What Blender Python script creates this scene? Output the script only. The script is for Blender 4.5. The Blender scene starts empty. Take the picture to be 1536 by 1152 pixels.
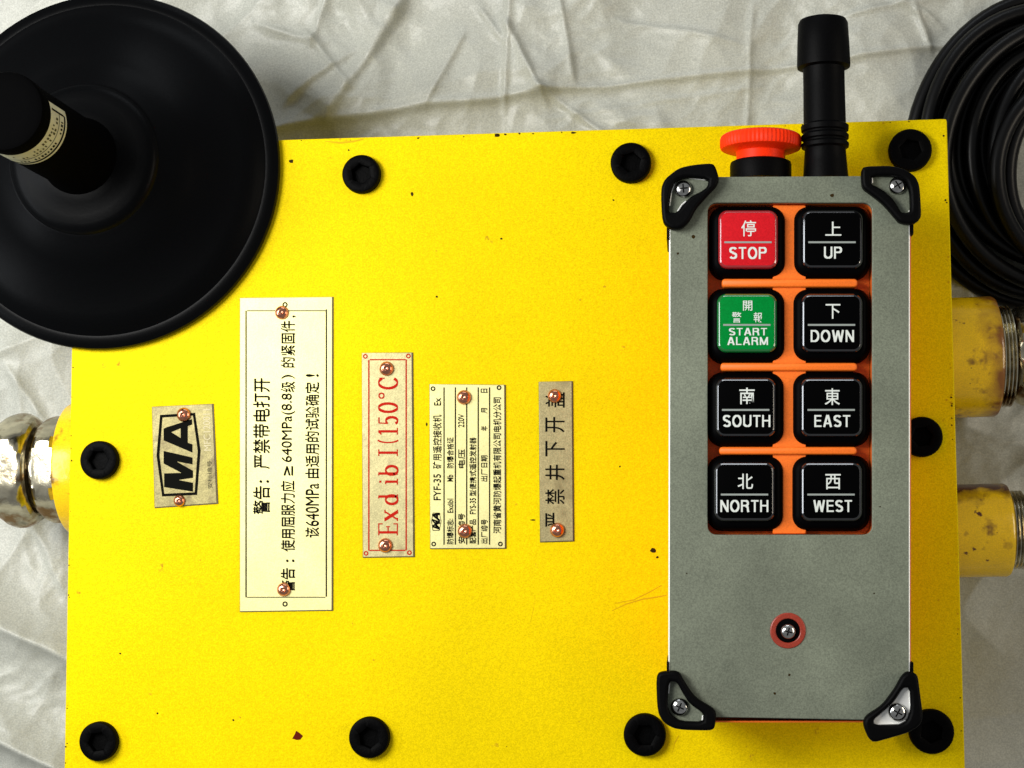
import bpy, math, random
import numpy as np
from mathutils import Matrix, Vector
random.seed(7)
scene = bpy.context.scene
COL = scene.collection

# ------------------------------------------------------------------ camera
# One unit of layout is one photo pixel on the lid plane (0.2 mm); z = 0 is the top of the lid.
U = 0.0002
F = 2600.0
AX, AY, AZ = -0.0789, -0.0997, 0.0219
T = np.array([-17.96, -96.61, -F])
def _rot(a, b, c):
    ca, sa, cb, sb, cc, sc = math.cos(a), math.sin(a), math.cos(b), math.sin(b), math.cos(c), math.sin(c)
    X = np.array([[1, 0, 0], [0, ca, -sa], [0, sa, ca]])
    Y = np.array([[cb, 0, sb], [0, 1, 0], [-sb, 0, cb]])
    Z = np.array([[cc, -sc, 0], [sc, cc, 0], [0, 0, 1]])
    return X @ Y @ Z
R = _rot(AX, AY, AZ)
CAM = -R.T @ T                     # camera position in layout units
def at(px, py, h=0.0):
    """layout-space x, y of the point on the level plane z=h that the photo shows at px, py"""
    px = np.asarray(px, float); py = np.asarray(py, float)
    d = np.stack([(px - 768) / F, (576 - py) / F, -np.ones_like(px)], -1) @ R
    t = (h - CAM[2]) / d[..., 2]
    return CAM[0] + t * d[..., 0], CAM[1] + t * d[..., 1]
cd = bpy.data.cameras.new('camera')
cd.sensor_width = 36.0
cd.lens = F / 1536 * 36
cd.clip_start = 0.01; cd.clip_end = 20
cam = bpy.data.objects.new('camera', cd); COL.objects.link(cam)
M = Matrix([list(map(float, r)) for r in R.T]).to_4x4()
M.translation = Vector([float(v) * U for v in CAM])
cam.matrix_world = M
scene.camera = cam

# ------------------------------------------------------------------ world and lamps (an indoor workshop)
w = bpy.data.worlds.new('World'); scene.world = w; w.use_nodes = True
w.node_tree.nodes['Background'].inputs[0].default_value = (0.96, 0.98, 1.0, 1)
w.node_tree.nodes['Background'].inputs[1].default_value = 0.25
scene.view_settings.view_transform = 'Standard'
scene.view_settings.look = 'None'
scene.view_settings.exposure = 0.0
scene.view_settings.gamma = 1.0
def area(name, loc, target, sx, sy, power, color):
    l = bpy.data.lights.new(name, 'AREA'); l.shape = 'RECTANGLE'
    l.size = sx * U; l.size_y = sy * U; l.energy = power; l.color = color
    o = bpy.data.objects.new(name, l); COL.objects.link(o)
    p = Vector(loc) * U; t = Vector(target) * U
    o.location = p
    o.rotation_euler = (t - p).to_track_quat('-Z', 'Y').to_euler()
    return o
area('key_lamp', (-1250, 600, 1850), (-500, 50, 0), 800, 1200, 2.75, (1.0, 0.985, 0.95))
area('side_lamp', (2300, 150, 1060), (300, 50, 100), 1500, 330, 0.66, (1.0, 0.88, 0.70))
area('window_left', (-2700, 200, 1600), (100, 50, 100), 1900, 480, 1.15, (0.90, 0.95, 1.0))
area('window_far', (200, 3000, 1150), (200, 0, 100), 1900, 380, 0.50, (0.90, 0.95, 1.0))

# ------------------------------------------------------------------ materials
MATS = {}
def mat(name, color, rough=0.5, metal=0.0, var=0.0, var_scale=60, grain=0.0, grain_scale=2500, bump=0.0, bump_scale=900, spec=0.5, coat=0.0, spots=None):
    m = bpy.data.materials.new(name); m.use_nodes = True
    nt = m.node_tree; N = nt.nodes; L = nt.links
    b = N['Principled BSDF']
    b.inputs['Roughness'].default_value = rough
    b.inputs['Metallic'].default_value = metal
    b.inputs['Specular IOR Level'].default_value = spec
    b.inputs['Coat Weight'].default_value = coat
    tc = N.new('ShaderNodeTexCoord')
    out = None
    rgb = N.new('ShaderNodeRGB'); rgb.outputs[0].default_value = (*color, 1); out = rgb.outputs[0]
    def noise(scale, detail=3, rough_=0.6):
        n = N.new('ShaderNodeTexNoise'); n.inputs['Scale'].default_value = scale
        n.inputs['Detail'].default_value = detail; n.inputs['Roughness'].default_value = rough_
        L.new(tc.outputs['Object'], n.inputs['Vector']); return n
    def remap(sock, a, b_, lo, hi):
        r = N.new('ShaderNodeMapRange'); L.new(sock, r.inputs[0])
        for i, v in enumerate((a, b_, lo, hi)): r.inputs[i + 1].default_value = v
        return r.outputs[0]
    def mul(c, f):
        x = N.new('ShaderNodeMix'); x.data_type = 'RGBA'; x.blend_type = 'MULTIPLY'; x.inputs[0].default_value = 1
        L.new(c, x.inputs[6]); cc = N.new('ShaderNodeCombineColor')
        for i in range(3): L.new(f, cc.inputs[i])
        L.new(cc.outputs[0], x.inputs[7]); return x.outputs[2]
    if var: out = mul(out, remap(noise(var_scale).outputs[0], 0.3, 0.7, 1 - var, 1 + var))
    if grain: out = mul(out, remap(noise(grain_scale, 1).outputs[0], 0.3, 0.7, 1 - grain, 1 + grain))
    if spots:
        for (scale, lo, hi, c2) in spots:
            f = remap(noise(scale, 4, 0.65).outputs[0], lo, hi, 0, 1)
            x = N.new('ShaderNodeMix'); x.data_type = 'RGBA'; L.new(f, x.inputs[0]); L.new(out, x.inputs[6])
            x.inputs[7].default_value = (*c2, 1); out = x.outputs[2]
    L.new(out, b.inputs['Base Color'])
    if bump:
        bn = N.new('ShaderNodeBump'); bn.inputs['Strength'].default_value = bump; bn.inputs['Distance'].default_value = 0.0003
        L.new(noise(bump_scale, 4).outputs[0], bn.inputs['Height']); L.new(bn.outputs[0], b.inputs['Normal'])
    MATS[name] = m
    return m
YEL = (0.74, 0.555, 0.0006)
mat('yellow_paint', YEL, 0.5, spec=0.03, var=0.07, var_scale=14, grain=0.15, grain_scale=2600, bump=0.35, bump_scale=700,
    spots=[(160, 0.70, 0.76, (0.42, 0.22, 0.01))])
mat('yellow_gland_paint', (0.78, 0.50, 0.003), 0.20, spec=0.5, var=0.12, var_scale=60, grain=0.12, bump=0.4, bump_scale=260,
    spots=[(75, 0.56, 0.66, (0.13, 0.05, 0.012)), (260, 0.64, 0.70, (0.08, 0.02, 0.008))])
mat('cloth', (0.40, 0.405, 0.355), 0.42, spec=0.35, var=0.10, var_scale=18, grain=0.16, grain_scale=1900, bump=0.25, bump_scale=500)
mat('black_rubber', (0.001, 0.001, 0.0012), 0.5, grain=0.25, bump=0.15, bump_scale=1500, spec=0.05)
mat('black_disc', (0.0008, 0.0009, 0.0011), 0.36, grain=0.2, bump=0.08, bump_scale=900, spec=0.06)
mat('cable_black', (0.001, 0.001, 0.0011), 0.36, spec=0.22, var=0.2, var_scale=90)
mat('key_black', (0.0008, 0.0008, 0.001), 0.5, spec=0.02)
mat('cap_black', (0.0005, 0.0005, 0.0006), 0.3, spec=0.04)
mat('cap_rim', (0.003, 0.003, 0.004), 0.13, spec=1.0, coat=0.6)
mat('red_rim', (0.30, 0.010, 0.014), 0.13, spec=1.0, coat=0.6)
mat('green_rim', (0.0, 0.12, 0.02), 0.13, spec=1.0, coat=0.6)
mat('black_matte', (0.0008, 0.0008, 0.0009), 0.7, spec=0.01)
mat('cap_red', (0.52, 0.010, 0.016), 0.3, spec=0.08, grain=0.12)
mat('cap_green', (0.0, 0.19, 0.028), 0.3, spec=0.08, grain=0.12)
mat('key_print', (0.62, 0.66, 0.62), 0.5)
mat('key_rule', (0.25, 0.28, 0.26), 0.5)
mat('orange_plastic', (0.88, 0.17, 0.015), 0.45, grain=0.1, spec=0.3)
mat('face_metal', (0.158, 0.176, 0.130), 0.5, metal=0.15, spec=0.3, var=0.20, var_scale=32, grain=0.20, grain_scale=2400, bump=0.12,
    spots=[(140, 0.74, 0.78, (0.06, 0.06, 0.045))])
mat('bright_edge', (0.88, 0.88, 0.84), 0.3, metal=0.25)  # near-white: the glint on folded edges is put into this colour
mat('stop_red', (0.86, 0.032, 0.003), 0.45, grain=0.12, spec=0.12)
mat('ring_red', (0.27, 0.030, 0.014), 0.35, grain=0.15)
mat('steel', (0.50, 0.50, 0.48), 0.16, metal=1.0, var=0.3, var_scale=500)
mat('gland_metal', (0.50, 0.46, 0.34), 0.20, metal=1.0, var=0.5, var_scale=110, bump=0.5, bump_scale=200,
    spots=[(90, 0.50, 0.62, (0.20, 0.11, 0.035)), (70, 0.60, 0.70, (0.03, 0.03, 0.02))])
mat('screw_black', (0.001, 0.001, 0.0011), 0.5, spec=0.03, grain=0.4, bump=0.3, bump_scale=1200)
mat('copper', (0.72, 0.30, 0.18), 0.20, metal=1.0, var=0.3, var_scale=500)
mat('plate_pale', (0.70, 0.65, 0.29), 0.45, metal=0.25, spec=0.25, spots=[(110, 0.66, 0.78, (0.45, 0.38, 0.16))], var=0.10, var_scale=60, grain=0.10, bump=0.10)
mat('plate_mid', (0.46, 0.41, 0.20), 0.42, metal=0.3, spec=0.25, spots=[(130, 0.56, 0.72, (0.30, 0.24, 0.12))], var=0.14, var_scale=120, grain=0.16, bump=0.15)
mat('plate_dark', (0.28, 0.242, 0.100), 0.42, metal=0.2, spec=0.2, spots=[(150, 0.52, 0.70, (0.13, 0.10, 0.045))], var=0.25, var_scale=90, grain=0.2, bump=0.2)
mat('plate_bronze', (0.37, 0.32, 0.155), 0.42, metal=0.2, spec=0.2, var=0.2, var_scale=60, grain=0.2, bump=0.2, spots=[(60, 0.5, 0.7, (0.20, 0.165, 0.075))])
mat('edge_tone', (0.09, 0.07, 0.04), 0.5, metal=0.4)  # dark tone for the edge and shadow line around riveted plates
mat('print_black', (0.004, 0.004, 0.003), 0.7, spec=0.02)
mat('print_soft', (0.08, 0.075, 0.04), 0.7, spec=0.02)
mat('print_red', (0.42, 0.012, 0.005), 0.7, spec=0.05)
mat('stamp_pale', (0.42, 0.37, 0.22), 0.5, metal=0.2, spec=0.3)
mat('label_paper', (0.52, 0.52, 0.36), 0.45, var=0.12, var_scale=200)
mat('chip_brown', (0.10, 0.010, 0.004), 0.7, spec=0.02)
mat('chip_dark', (0.03, 0.018, 0.005), 0.7, spec=0.02)
mat('scratch', (0.58, 0.36, 0.006), 0.6, spec=0.05)

# ------------------------------------------------------------------ helpers
WLOC = {}
def thing(name, label, cat, loc, group=None):
    o = bpy.data.objects.new(name, None); COL.objects.link(o)
    o.empty_display_size = 0.01
    o.location = Vector([float(v) * U for v in loc]); WLOC[o] = np.array(loc, float)
    o['label'] = label; o['category'] = cat
    if group: o['group'] = group
    return o
def build(name, verts, faces, m, parent=None, smooth=35, loc=None, mats=None, midx=None):
    """one mesh object from layout-space vertices"""
    v = np.asarray(verts, float)
    if loc is None:
        loc = np.array([(v[:, 0].min() + v[:, 0].max()) / 2, (v[:, 1].min() + v[:, 1].max()) / 2, v[:, 2].min()])
    loc = np.asarray(loc, float)
    me = bpy.data.meshes.new(name)
    me.from_pydata(((v - loc) * U).tolist(), [], [list(map(int, f)) for f in faces])
    for x in (mats or [m]): me.materials.append(MATS[x])
    if midx is not None: me.polygons.foreach_set('material_index', midx)
    if smooth:
        me.polygons.foreach_set('use_smooth', [True] * len(me.polygons))
        me.set_sharp_from_angle(angle=math.radians(smooth))
    me.validate(); me.update()
    o = bpy.data.objects.new(name, me); COL.objects.link(o)
    base = WLOC[parent] if parent is not None else np.zeros(3)
    o.parent = parent
    o.location = Vector((loc - base) * U); WLOC[o] = loc
    return o
def copy_to(o, parent, loc, rz=0.0):
    c = o.copy(); COL.objects.link(c); c.parent = parent
    loc = np.asarray(loc, float)
    c.location = Vector((loc - (WLOC[parent] if parent else 0)) * U); WLOC[c] = loc
    c.rotation_euler[2] = rz
    return c
def flip(px): return px
def curve_mesh(splines, thick, bevel, res=2):
    """fill closed outlines (first outer, others holes) in photo-pixel space, y down kept; returns verts, faces"""
    cu = bpy.data.curves.new('outline', 'CURVE'); cu.dimensions = '2D'; cu.fill_mode = 'BOTH'
    for s in splines:
        sp = cu.splines.new('POLY'); sp.points.add(len(s) - 1)
        for i, (x, y) in enumerate(s): sp.points[i].co = (x, -y, 0, 1)
        sp.use_cyclic_u = True
    b = min(bevel, thick / 2 - 0.01)
    cu.extrude = max(thick / 2 - b, 0.0); cu.bevel_depth = b; cu.bevel_resolution = res; cu.offset = -b
    return eval_curve(cu)
def eval_curve(cu):
    o = bpy.data.objects.new('tmp', cu); COL.objects.link(o)
    dg = bpy.context.evaluated_depsgraph_get(); dg.update()
    me = bpy.data.meshes.new_from_object(o.evaluated_get(dg))
    v = np.empty(len(me.vertices) * 3); me.vertices.foreach_get('co', v); v = v.reshape(-1, 3)
    f = [list(p.vertices) for p in me.polygons]
    bpy.data.objects.remove(o); bpy.data.curves.remove(cu); bpy.data.meshes.remove(me)
    return v, f
def slab(name, outline, z0, z1, m, parent, bevel=1.0, holes=(), href=None, smooth=35, res=2):
    """plate with outline given in photo pixels as seen at height href (default its top)"""
    href = z1 if href is None else href
    v, f = curve_mesh([outline, *holes], z1 - z0, bevel, res)
    x, y = at(v[:, 0], -v[:, 1], href)
    return build(name, np.stack([x, y, v[:, 2] + (z0 + z1) / 2], -1), f, m, parent, smooth)
def flat(name, polys, z, m, parent, step=0.0):
    """thin print: list of simple polygons in photo pixels lying at height z"""
    V, Fc = [], []
    for k, p in enumerate(polys):
        n = len(V)
        x, y = at([q[0] for q in p], [q[1] for q in p], z)
        V += [(a, b, z + step * (k % 7)) for a, b in zip(x, y)]
        Fc.append(list(range(n, n + len(p))))
    return build(name, V, Fc, m, parent, 0)
def text_verts(s, spacing=1.0):
    cu = bpy.data.curves.new('txt', 'FONT'); cu.body = s; cu.size = 1; cu.space_character = spacing
    cu.resolution_u = 4
    return eval_curve(cu)
def text(s, cx, cy, length, height, z, m, parent, up=True, name='lettering', bold=0.0, bundle=None, ang=0.0, shear=0.0, strike=0.0):
    """lettering fitted to a box of the given length and height (photo pixels) centred at cx, cy; up=True reads bottom to top"""
    cu = bpy.data.curves.new('txt', 'FONT'); cu.body = s; cu.size = 1; cu.resolution_u = 3; cu.offset = bold; cu.shear = shear
    v, f = eval_curve(cu)
    if not len(v): return None
    u = v[:, 0]; w_ = v[:, 1]
    u = (u - (u.min() + u.max()) / 2) / max(u.max() - u.min(), 1e-6) * length
    w_ = (w_ - (w_.min() + w_.max()) / 2) / max(w_.max() - w_.min(), 1e-6) * height
    if up: ix, iy = cx - w_, cy - u
    else: ix, iy = cx + u, cy - w_
    if ang:
        c, s_ = math.cos(ang), math.sin(ang); dx, dy = ix - cx, iy - cy
        ix, iy = cx + c * dx - s_ * dy, cy + s_ * dx + c * dy
    x, y = at(ix, iy, z)
    V = np.stack([x, y, np.full_like(x, z)], -1)
    if strike:      # heavier print: the same strokes laid twice, a hair apart
        n = len(V); V2 = V.copy(); V2[:, 0] += strike; V2[:, 1] -= strike * .6; V2[:, 2] += .06
        V = np.concatenate([V, V2]); f = f + [[i + n for i in q] for q in f]
    if bundle is not None:
        n = sum(len(a) for a, _ in bundle)
        bundle.append((V, [[i + n for i in q] for q in f])); return None
    return build(name, V, f, m, parent, 0)
def flush(bundle, name, m, parent):
    V = np.concatenate([a for a, _ in bundle]); Fc = [q for _, g in bundle for q in g]
    return build(name, V, Fc, m, parent, 0)
def rrect(x0, y0, x1, y1, r, n=6):
    pts = []
    for cx, cy, a0 in ((x1 - r, y0 + r, -90), (x1 - r, y1 - r, 0), (x0 + r, y1 - r, 90), (x0 + r, y0 + r, 180)):
        for k in range(n + 1):
            a = math.radians(a0 + 90 * k / n); pts.append((cx + r * math.cos(a), cy + r * math.sin(a)))
    return pts
def loft(name, rings, m, parent, href, smooth=40, cap_top=True, cap_bottom=True, n=6):
    """rings: (x0,y0,x1,y1,r,z) rounded rectangles in photo pixels at href"""
    V, Fc = [], []; k = 4 * (n + 1)
    for (x0, y0, x1, y1, r, z) in rings:
        p = rrect(x0, y0, x1, y1, r, n); x, y = at([q[0] for q in p], [q[1] for q in p], href)
        V += [(a, b, z) for a, b in zip(x, y)]
    for j in range(len(rings) - 1):
        for i in range(k):
            a = j * k + i; b = j * k + (i + 1) % k; Fc.append([b, a, a + k, b + k])
    if cap_bottom: Fc.append(list(range(k)))
    if cap_top: Fc.append(list(range((len(rings) - 1) * k, len(rings) * k))[::-1])
    return build(name, V, Fc, m, parent, smooth)
def lathe(name, prof, c, m, parent, axis='z', n=64, smooth=35, knurl=None, mats=None, band=None):
    """prof: (radius, along-axis) pairs, layout units; c: axis origin"""
    c = np.array(c, float)
    ax = {'z': (0, 0, 1), 'y': (0, 1, 0), 'x': (1, 0, 0), '-x': (-1, 0, 0)}[axis] if isinstance(axis, str) else axis
    ax = np.array(ax, float); ax /= np.linalg.norm(ax)
    t = np.array((0, 0, 1.0)) if abs(ax[2]) < 0.9 else np.array((1.0, 0, 0))
    e1 = np.cross(t, ax); e1 /= np.linalg.norm(e1); e2 = np.cross(ax, e1)
    V, Fc, mi = [], [], []
    for j, (r, h) in enumerate(prof):
        for i in range(n):
            a = 2 * math.pi * i / n
            rr = r * (1 + (knurl if (knurl and i % 2 and r > 50 and 0 < j < len(prof) - 1) else 0))
            V.append(c + ax * h + e1 * rr * math.cos(a) + e2 * rr * math.sin(a))
    for j in range(len(prof) - 1):
        for i in range(n):
            a = j * n + i; b = j * n + (i + 1) % n
            Fc.append([a, b, b + n, a + n])
    if prof[0][0] > 0.01: Fc.append(list(range(n))[::-1])
    if prof[-1][0] > 0.01: Fc.append(list(range((len(prof) - 1) * n, len(prof) * n)))
    return build(name, V, Fc, m, parent, smooth)
def chaikin(p, it=2):
    for _ in range(it):
        q = []
        for i in range(len(p)):
            a, b = p[i], p[(i + 1) % len(p)]
            q += [(a[0] * .8 + b[0] * .2, a[1] * .8 + b[1] * .2), (a[0] * .2 + b[0] * .8, a[1] * .2 + b[1] * .8)]
        p = q
    return p
def circ(cx, cy, r, n=24): return [(cx + r * math.cos(2 * math.pi * i / n), cy + r * math.sin(2 * math.pi * i / n)) for i in range(n)]
def P(px, py, h=0.0):
    x, y = at(px, py, h); return np.array((float(x), float(y), h))

# ------------------------------------------------------------------ the cloth everything lies on
GZ = -300.0
def lattice(seed):
    rs = np.random.RandomState(seed); ang = rs.rand(64, 64) * 2 * np.pi
    return np.cos(ang), np.sin(ang)
def perlin(x, y, seed):
    gx, gy = lattice(seed)
    xi = np.floor(x).astype(int); yi = np.floor(y).astype(int); xf = x - xi; yf = y - yi
    s = lambda t: t * t * t * (t * (t * 6 - 15) + 10)
    def d(i, j):
        a, b = (xi + i) % 64, (yi + j) % 64
        return gx[a, b] * (xf - i) + gy[a, b] * (yf - j)
    u, v = s(xf), s(yf)
    return (d(0, 0) * (1 - u) + d(1, 0) * u) * (1 - v) + (d(0, 1) * (1 - u) + d(1, 1) * u) * v
def cloth():
    nx, ny = 880, 680
    gx = np.linspace(-1300, 1300, nx); gy = np.linspace(-1000, 1000, ny)
    X, Y = np.meshgrid(gx, gy)
    # photo-pixel position of every point, for laying the creases where they run
    q = np.stack([X, Y, np.full_like(X, GZ)], -1) @ R.T + T
    IX = 768 + F * q[..., 0] / -q[..., 2]; IY = 576 - F * q[..., 1] / -q[..., 2]
    wx = X + 60 * perlin(X / 260, Y / 260, 1); wy = Y + 60 * perlin(X / 260 + 9, Y / 260, 2)
    H = 22 * perlin(wx / 420 + 3, wy / 420, 3)
    H += 15 * (1 - np.abs(perlin(wx / 300, wy / 210 + 5, 4)) * 3.2)
    H += 9 * (1 - np.abs(perlin(wx / 130 + 7, wy / 170, 5)) * 3)
    msk = np.clip(0.55 + 1.6 * perlin(X / 300 + 4, Y / 300, 21), 0.15, 1.3)
    H += 5.0 * msk * (1 - np.abs(perlin(wx / 88 + 2, (wy + .5 * wx) / 110, 15)) * 3)
    H += 3.2 * msk * (1 - np.abs(perlin(wx / 62, wy / 50 + 1, 6)) * 3)
    H += 1.5 * msk * (1 - np.abs(perlin(wx / 34 + 3, wy / 30, 18)) * 3) + 0.7 * perlin(wx / 20, wy / 20, 8)
    def crease(x0, y0, x1, y1, amp, wd, side=0.0, sw=40):
        dx, dy = x1 - x0, y1 - y0; L = math.hypot(dx, dy)
        wob = 5 * perlin(IX / 110, IY / 110, 11)
        t = ((IX - x0) * dx + (IY - y0) * dy) / L / L
        d = ((IX - x0) * dy - (IY - y0) * dx) / L + wob
        k = np.clip(np.minimum(t, 1 - t) * L / 25 + 1, 0, 1)
        sw_ = max(wd, 3.2); out = 1.15 * amp * np.exp(-(np.sqrt(d * d + 7.0) - 2.65) / sw_)
        if side: out = out + side * np.exp(-np.abs(d) / sw) / (1 + np.exp(-np.clip(d / 2.6, -30, 30)))
        return out * k
    H += crease(330, 205, 815, 141, 10, 5.5, 12, 60)
    H += crease(815, 141, 1460, 66, 7, 3, 6, 45)
    H += crease(815, 141, 960, 240, 8, 3, 6, 50)
    H += crease(815, 141, 762, 40, 10, 4, 6, 60)
    H += crease(758, 150, 768, -60, 8, 2.5)
    H += crease(725, 20, 748, 52, 8, 4)
    H += crease(505, 170, 600, 20, 8, 10, 22, 70)
    H += crease(600, 20, 640, -80, 8, 10, 16, 60)
    H += crease(440, 150, 520, 90, 6, 5, 12, 50)
    H += crease(1500, -20, 1280, 20, 7, 3)
    H += crease(-80, 890, 190, 1020, 46, 34)
    H += crease(-80, 1060, 190, 1190, 50, 30)
    H += crease(-60, 560, 120, 480, 10, 14)
    H += crease(1440, 640, 1600, 690, 8, 14)
    H += crease(1373, 18, 1388, 60, 9, 4); H += crease(1345, 0, 1362, 12, 8, 4); H += crease(1388, 22, 1400, 32, 8, 3)
    H += crease(520, 120, 470, 60, 9, 4, 8, 30); H += crease(470, 60, 500, -30, 9, 4); H += crease(400, 40, 470, 62, 9, 5)
    H += crease(1120, 190, 1130, 20, 5, 2.5); H += crease(830, 180, 1120, 130, 3, 2); H += crease(1100, 60, 940, 30, 4, 3, 4, 30)
    H += crease(860, 110, 830, -40, 6, 3, 6, 40); H += crease(650, 150, 690, 60, 5, 3, 6, 30); H += crease(20, 560, 60, 620, 9, 6); H += crease(0, 700, 90, 880, 6, 6, 8, 40)
    # the box and coil press it flat
    H = np.clip(H, -34, 78)
    bx = np.clip((np.maximum(np.abs(X) - 640, np.abs(Y) - 470)) / 60, 0, 1)
    Z = GZ - 14 + H * (0.10 + 0.90 * bx) * 0.95
    V = np.stack([X, Y, Z], -1).reshape(-1, 3)
    idx = np.arange(nx * ny).reshape(ny, nx)
    Fc = np.stack([idx[:-1, :-1], idx[:-1, 1:], idx[1:, 1:], idx[1:, :-1]], -1).reshape(-1, 4)
    o = build('ground_cloth', V, Fc, 'cloth', None, 0, loc=(0, 0, GZ))
    o.data.polygons.foreach_set('use_smooth', [True] * len(o.data.polygons))
    o['kind'] = 'structure'
    o['label'] = 'crumpled off-white plastic cloth spread under the yellow box'
    return o
cloth()

# ------------------------------------------------------------------ yellow control box
ty = (P(415, 210)[1] + P(1420, 178)[1]) / 2
rx = (P(1420, 178)[0] + P(1447, 1150)[0]) / 2
lx = (P(106, 530)[0] + P(98, 1140)[0]) / 2
by = -(ty) - 6
box = thing('control_box', 'yellow painted metal box with riveted plates and a bolted lid', 'control box', ((lx + rx) / 2, 0, GZ + 2))
def slab_w(name, x0, y0, x1, y1, z0, z1, m, parent, r=6, bev=1.5):
    V, Fc = [], []; n = 5; k = 4 * (n + 1)
    rings = [(bev, z0), (0, z0 + bev), (0, z1 - bev), (bev * .35, z1 - bev * .35), (bev, z1)]
    for ins, z in rings:
        V += [(a, b, z) for a, b in rrect(x0 + ins, y0 + ins, x1 - ins, y1 - ins, max(r - ins, .5), n)]
    for j in range(len(rings) - 1):
        for i in range(k):
            a = j * k + i; b = j * k + (i + 1) % k; Fc.append([a, b, b + k, a + k])
    Fc.append(list(range(k))[::-1]); Fc.append(list(range((len(rings) - 1) * k, len(rings) * k)))
    return build(name, V, Fc, m, parent, 40)
slab('lid', [(112.6, 223), (114, 219.8), (118, 219.3), (1415, 178.2), (1419.3, 178.6), (1420.5, 182), (1447.6, 1152), (1444, 1157), (100, 1158), (96.3, 1155)], -24, 0, 'yellow_paint', box, bevel=2.0, href=0)
slab_w('flange', lx + 10, by + 10, rx - 10, ty - 10, -46, -25.5, 'yellow_paint', box, 6)
slab_w('body', lx + 52, by + 55, rx - 62, ty - 55, GZ + 2, -46.5, 'yellow_paint', box, 24, 4)

# lid screws: black socket heads
def hexring(r, n=48):
    out = []
    for i in range(n):
        a = 2 * math.pi * i / n; b = (a % (math.pi / 3)) - math.pi / 6
        out.append((r / math.cos(b) * math.cos(a), r / math.cos(b) * math.sin(a)))
    return out
def socket_screw(px, py, r):
    c = P(px, py, 14)
    n = 48; V, Fc = [], []
    def ring(rr, z): V.extend([(c[0] + rr * math.cos(2 * math.pi * i / n), c[1] + rr * math.sin(2 * math.pi * i / n), z) for i in range(n)])
    ring(r, 0.2); ring(r, 10); ring(r - 1.5, 13); ring(r - 4, 14); ring(r * .58, 14)
    ph = random.randrange(8)
    def hx_(rr, zz):
        a_ = ph * 2 * math.pi / n; q = hexring(rr, n)
        q = [(x * math.cos(a_) - y * math.sin(a_), x * math.sin(a_) + y * math.cos(a_)) for x, y in q]
        q = q[-ph:] + q[:-ph] if ph else q
        V.extend([(c[0] + x, c[1] + y, zz) for x, y in q])
    hx_(r * .46, 12.5); hx_(r * .44, 1)
    for j in range(6):
        for i in range(n):
            a = j * n + i; b = j * n + (i + 1) % n; Fc.append([a, b, b + n, a + n])
    Fc.append([6 * n + i for i in range(n)])
    return build('lid_screw', V, Fc, 'screw_black', box, 30)
for px, py, r in ((541, 260, 29.5), (946, 243, 30.5), (1366, 224, 31.5), (147, 690, 29.5), (1384, 655, 29.5),
                  (146, 1113, 29.5), (553, 1107, 30.5), (967, 1103, 31), (1398, 1098, 32)):
    socket_screw(px, py, r)

# paint chips, specks and a scratch on the lid
def chip(px, py, r, m, n=9, sq=1.0, ang=0.0, name='paint_chip'):
    p = []
    for i in range(n):
        a = 2 * math.pi * i / n; q = r * random.uniform(0.6, 1.15)
        x, y = q * math.cos(a), q * sq * math.sin(a)
        p.append((px + x * math.cos(ang) - y * math.sin(ang), py + x * math.sin(ang) + y * math.cos(ang)))
    flat(name, [p], 0.35, m, box)
chip(437, 242, 4, 'chip_dark'); chip(446, 1104, 7.5, 'chip_brown', 7); chip(980, 826, 6, 'chip_dark', 8, 0.7, 0.5); chip(986, 836, 2.4, 'chip_dark')
chip(799, 780, 5, 'chip_dark', 8, 0.22); chip(655, 445, 2, 'chip_dark'); chip(618, 291, 2.2, 'chip_dark', 8, 1.6)
chip(745, 203, 4.5, 'chip_dark', 8, 0.6); chip(860, 199, 5, 'chip_dark', 8, 0.4)
chip(752, 358, 2, 'chip_dark'); chip(640, 636, 3, 'chip_dark', 8, 0.4, 1.6)
for px, py in ((496, 236), (523, 225), (920, 300), (905, 330), (1000, 520), (1420, 600), (1422, 845), (1418, 300), (350, 1080), (1408, 900), (180, 980), (236, 1070),
               (360, 1076), (1244, 1110), (560, 990), (300, 840), (870, 450), (930, 700), (700, 980), (760, 1120), (1120, 1120)):
    chip(px, py, random.uniform(0.9, 1.9), random.choice(('scratch', 'scratch', 'chip_dark')), 7)
for k in range(26):
    t = random.random(); x = 440 + t * 940
    chip(x, 210.5 - (x - 415) * 0.0317 + random.uniform(1.2, 3.5), random.uniform(.8, 2.2), random.choice(('chip_dark', 'scratch')), 7, random.uniform(.4, 1))
for k in range(22):
    y = random.uniform(200, 1150); chip(1417.5 + (y - 178) * 0.0277 - random.uniform(.5, 3), y, random.uniform(.8, 1.9), random.choice(('chip_dark', 'scratch')), 7)
for k in range(16):
    y = random.uniform(540, 1150); chip(107.5 - (y - 520) * 0.0166 + random.uniform(.8, 3), y, random.uniform(.7, 1.5), random.choice(('chip_dark', 'scratch')), 7)
def sliver(p, w0):
    top = [(x, y - w0 * math.sin(math.pi * (i + .3) / (len(p)))) for i, (x, y) in enumerate(p)]
    flat('scratch', [top + [(x, y + .4) for x, y in p[::-1]]], 0.3, 'scratch', box)
sliver([(918, 916), (940, 906), (965, 899), (985, 896), (1000, 893)], 1.6)
sliver([(922, 905), (950, 900), (975, 888), (992, 878)], 1.0)
sliver([(795, 935), (800, 915), (803, 895)], 1.0)
sliver([(488, 212), (510, 215), (530, 213), (545, 209)], 2.4)
sliver([(1008, 1130), (1012, 1115), (1018, 1104)], 2)

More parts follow.
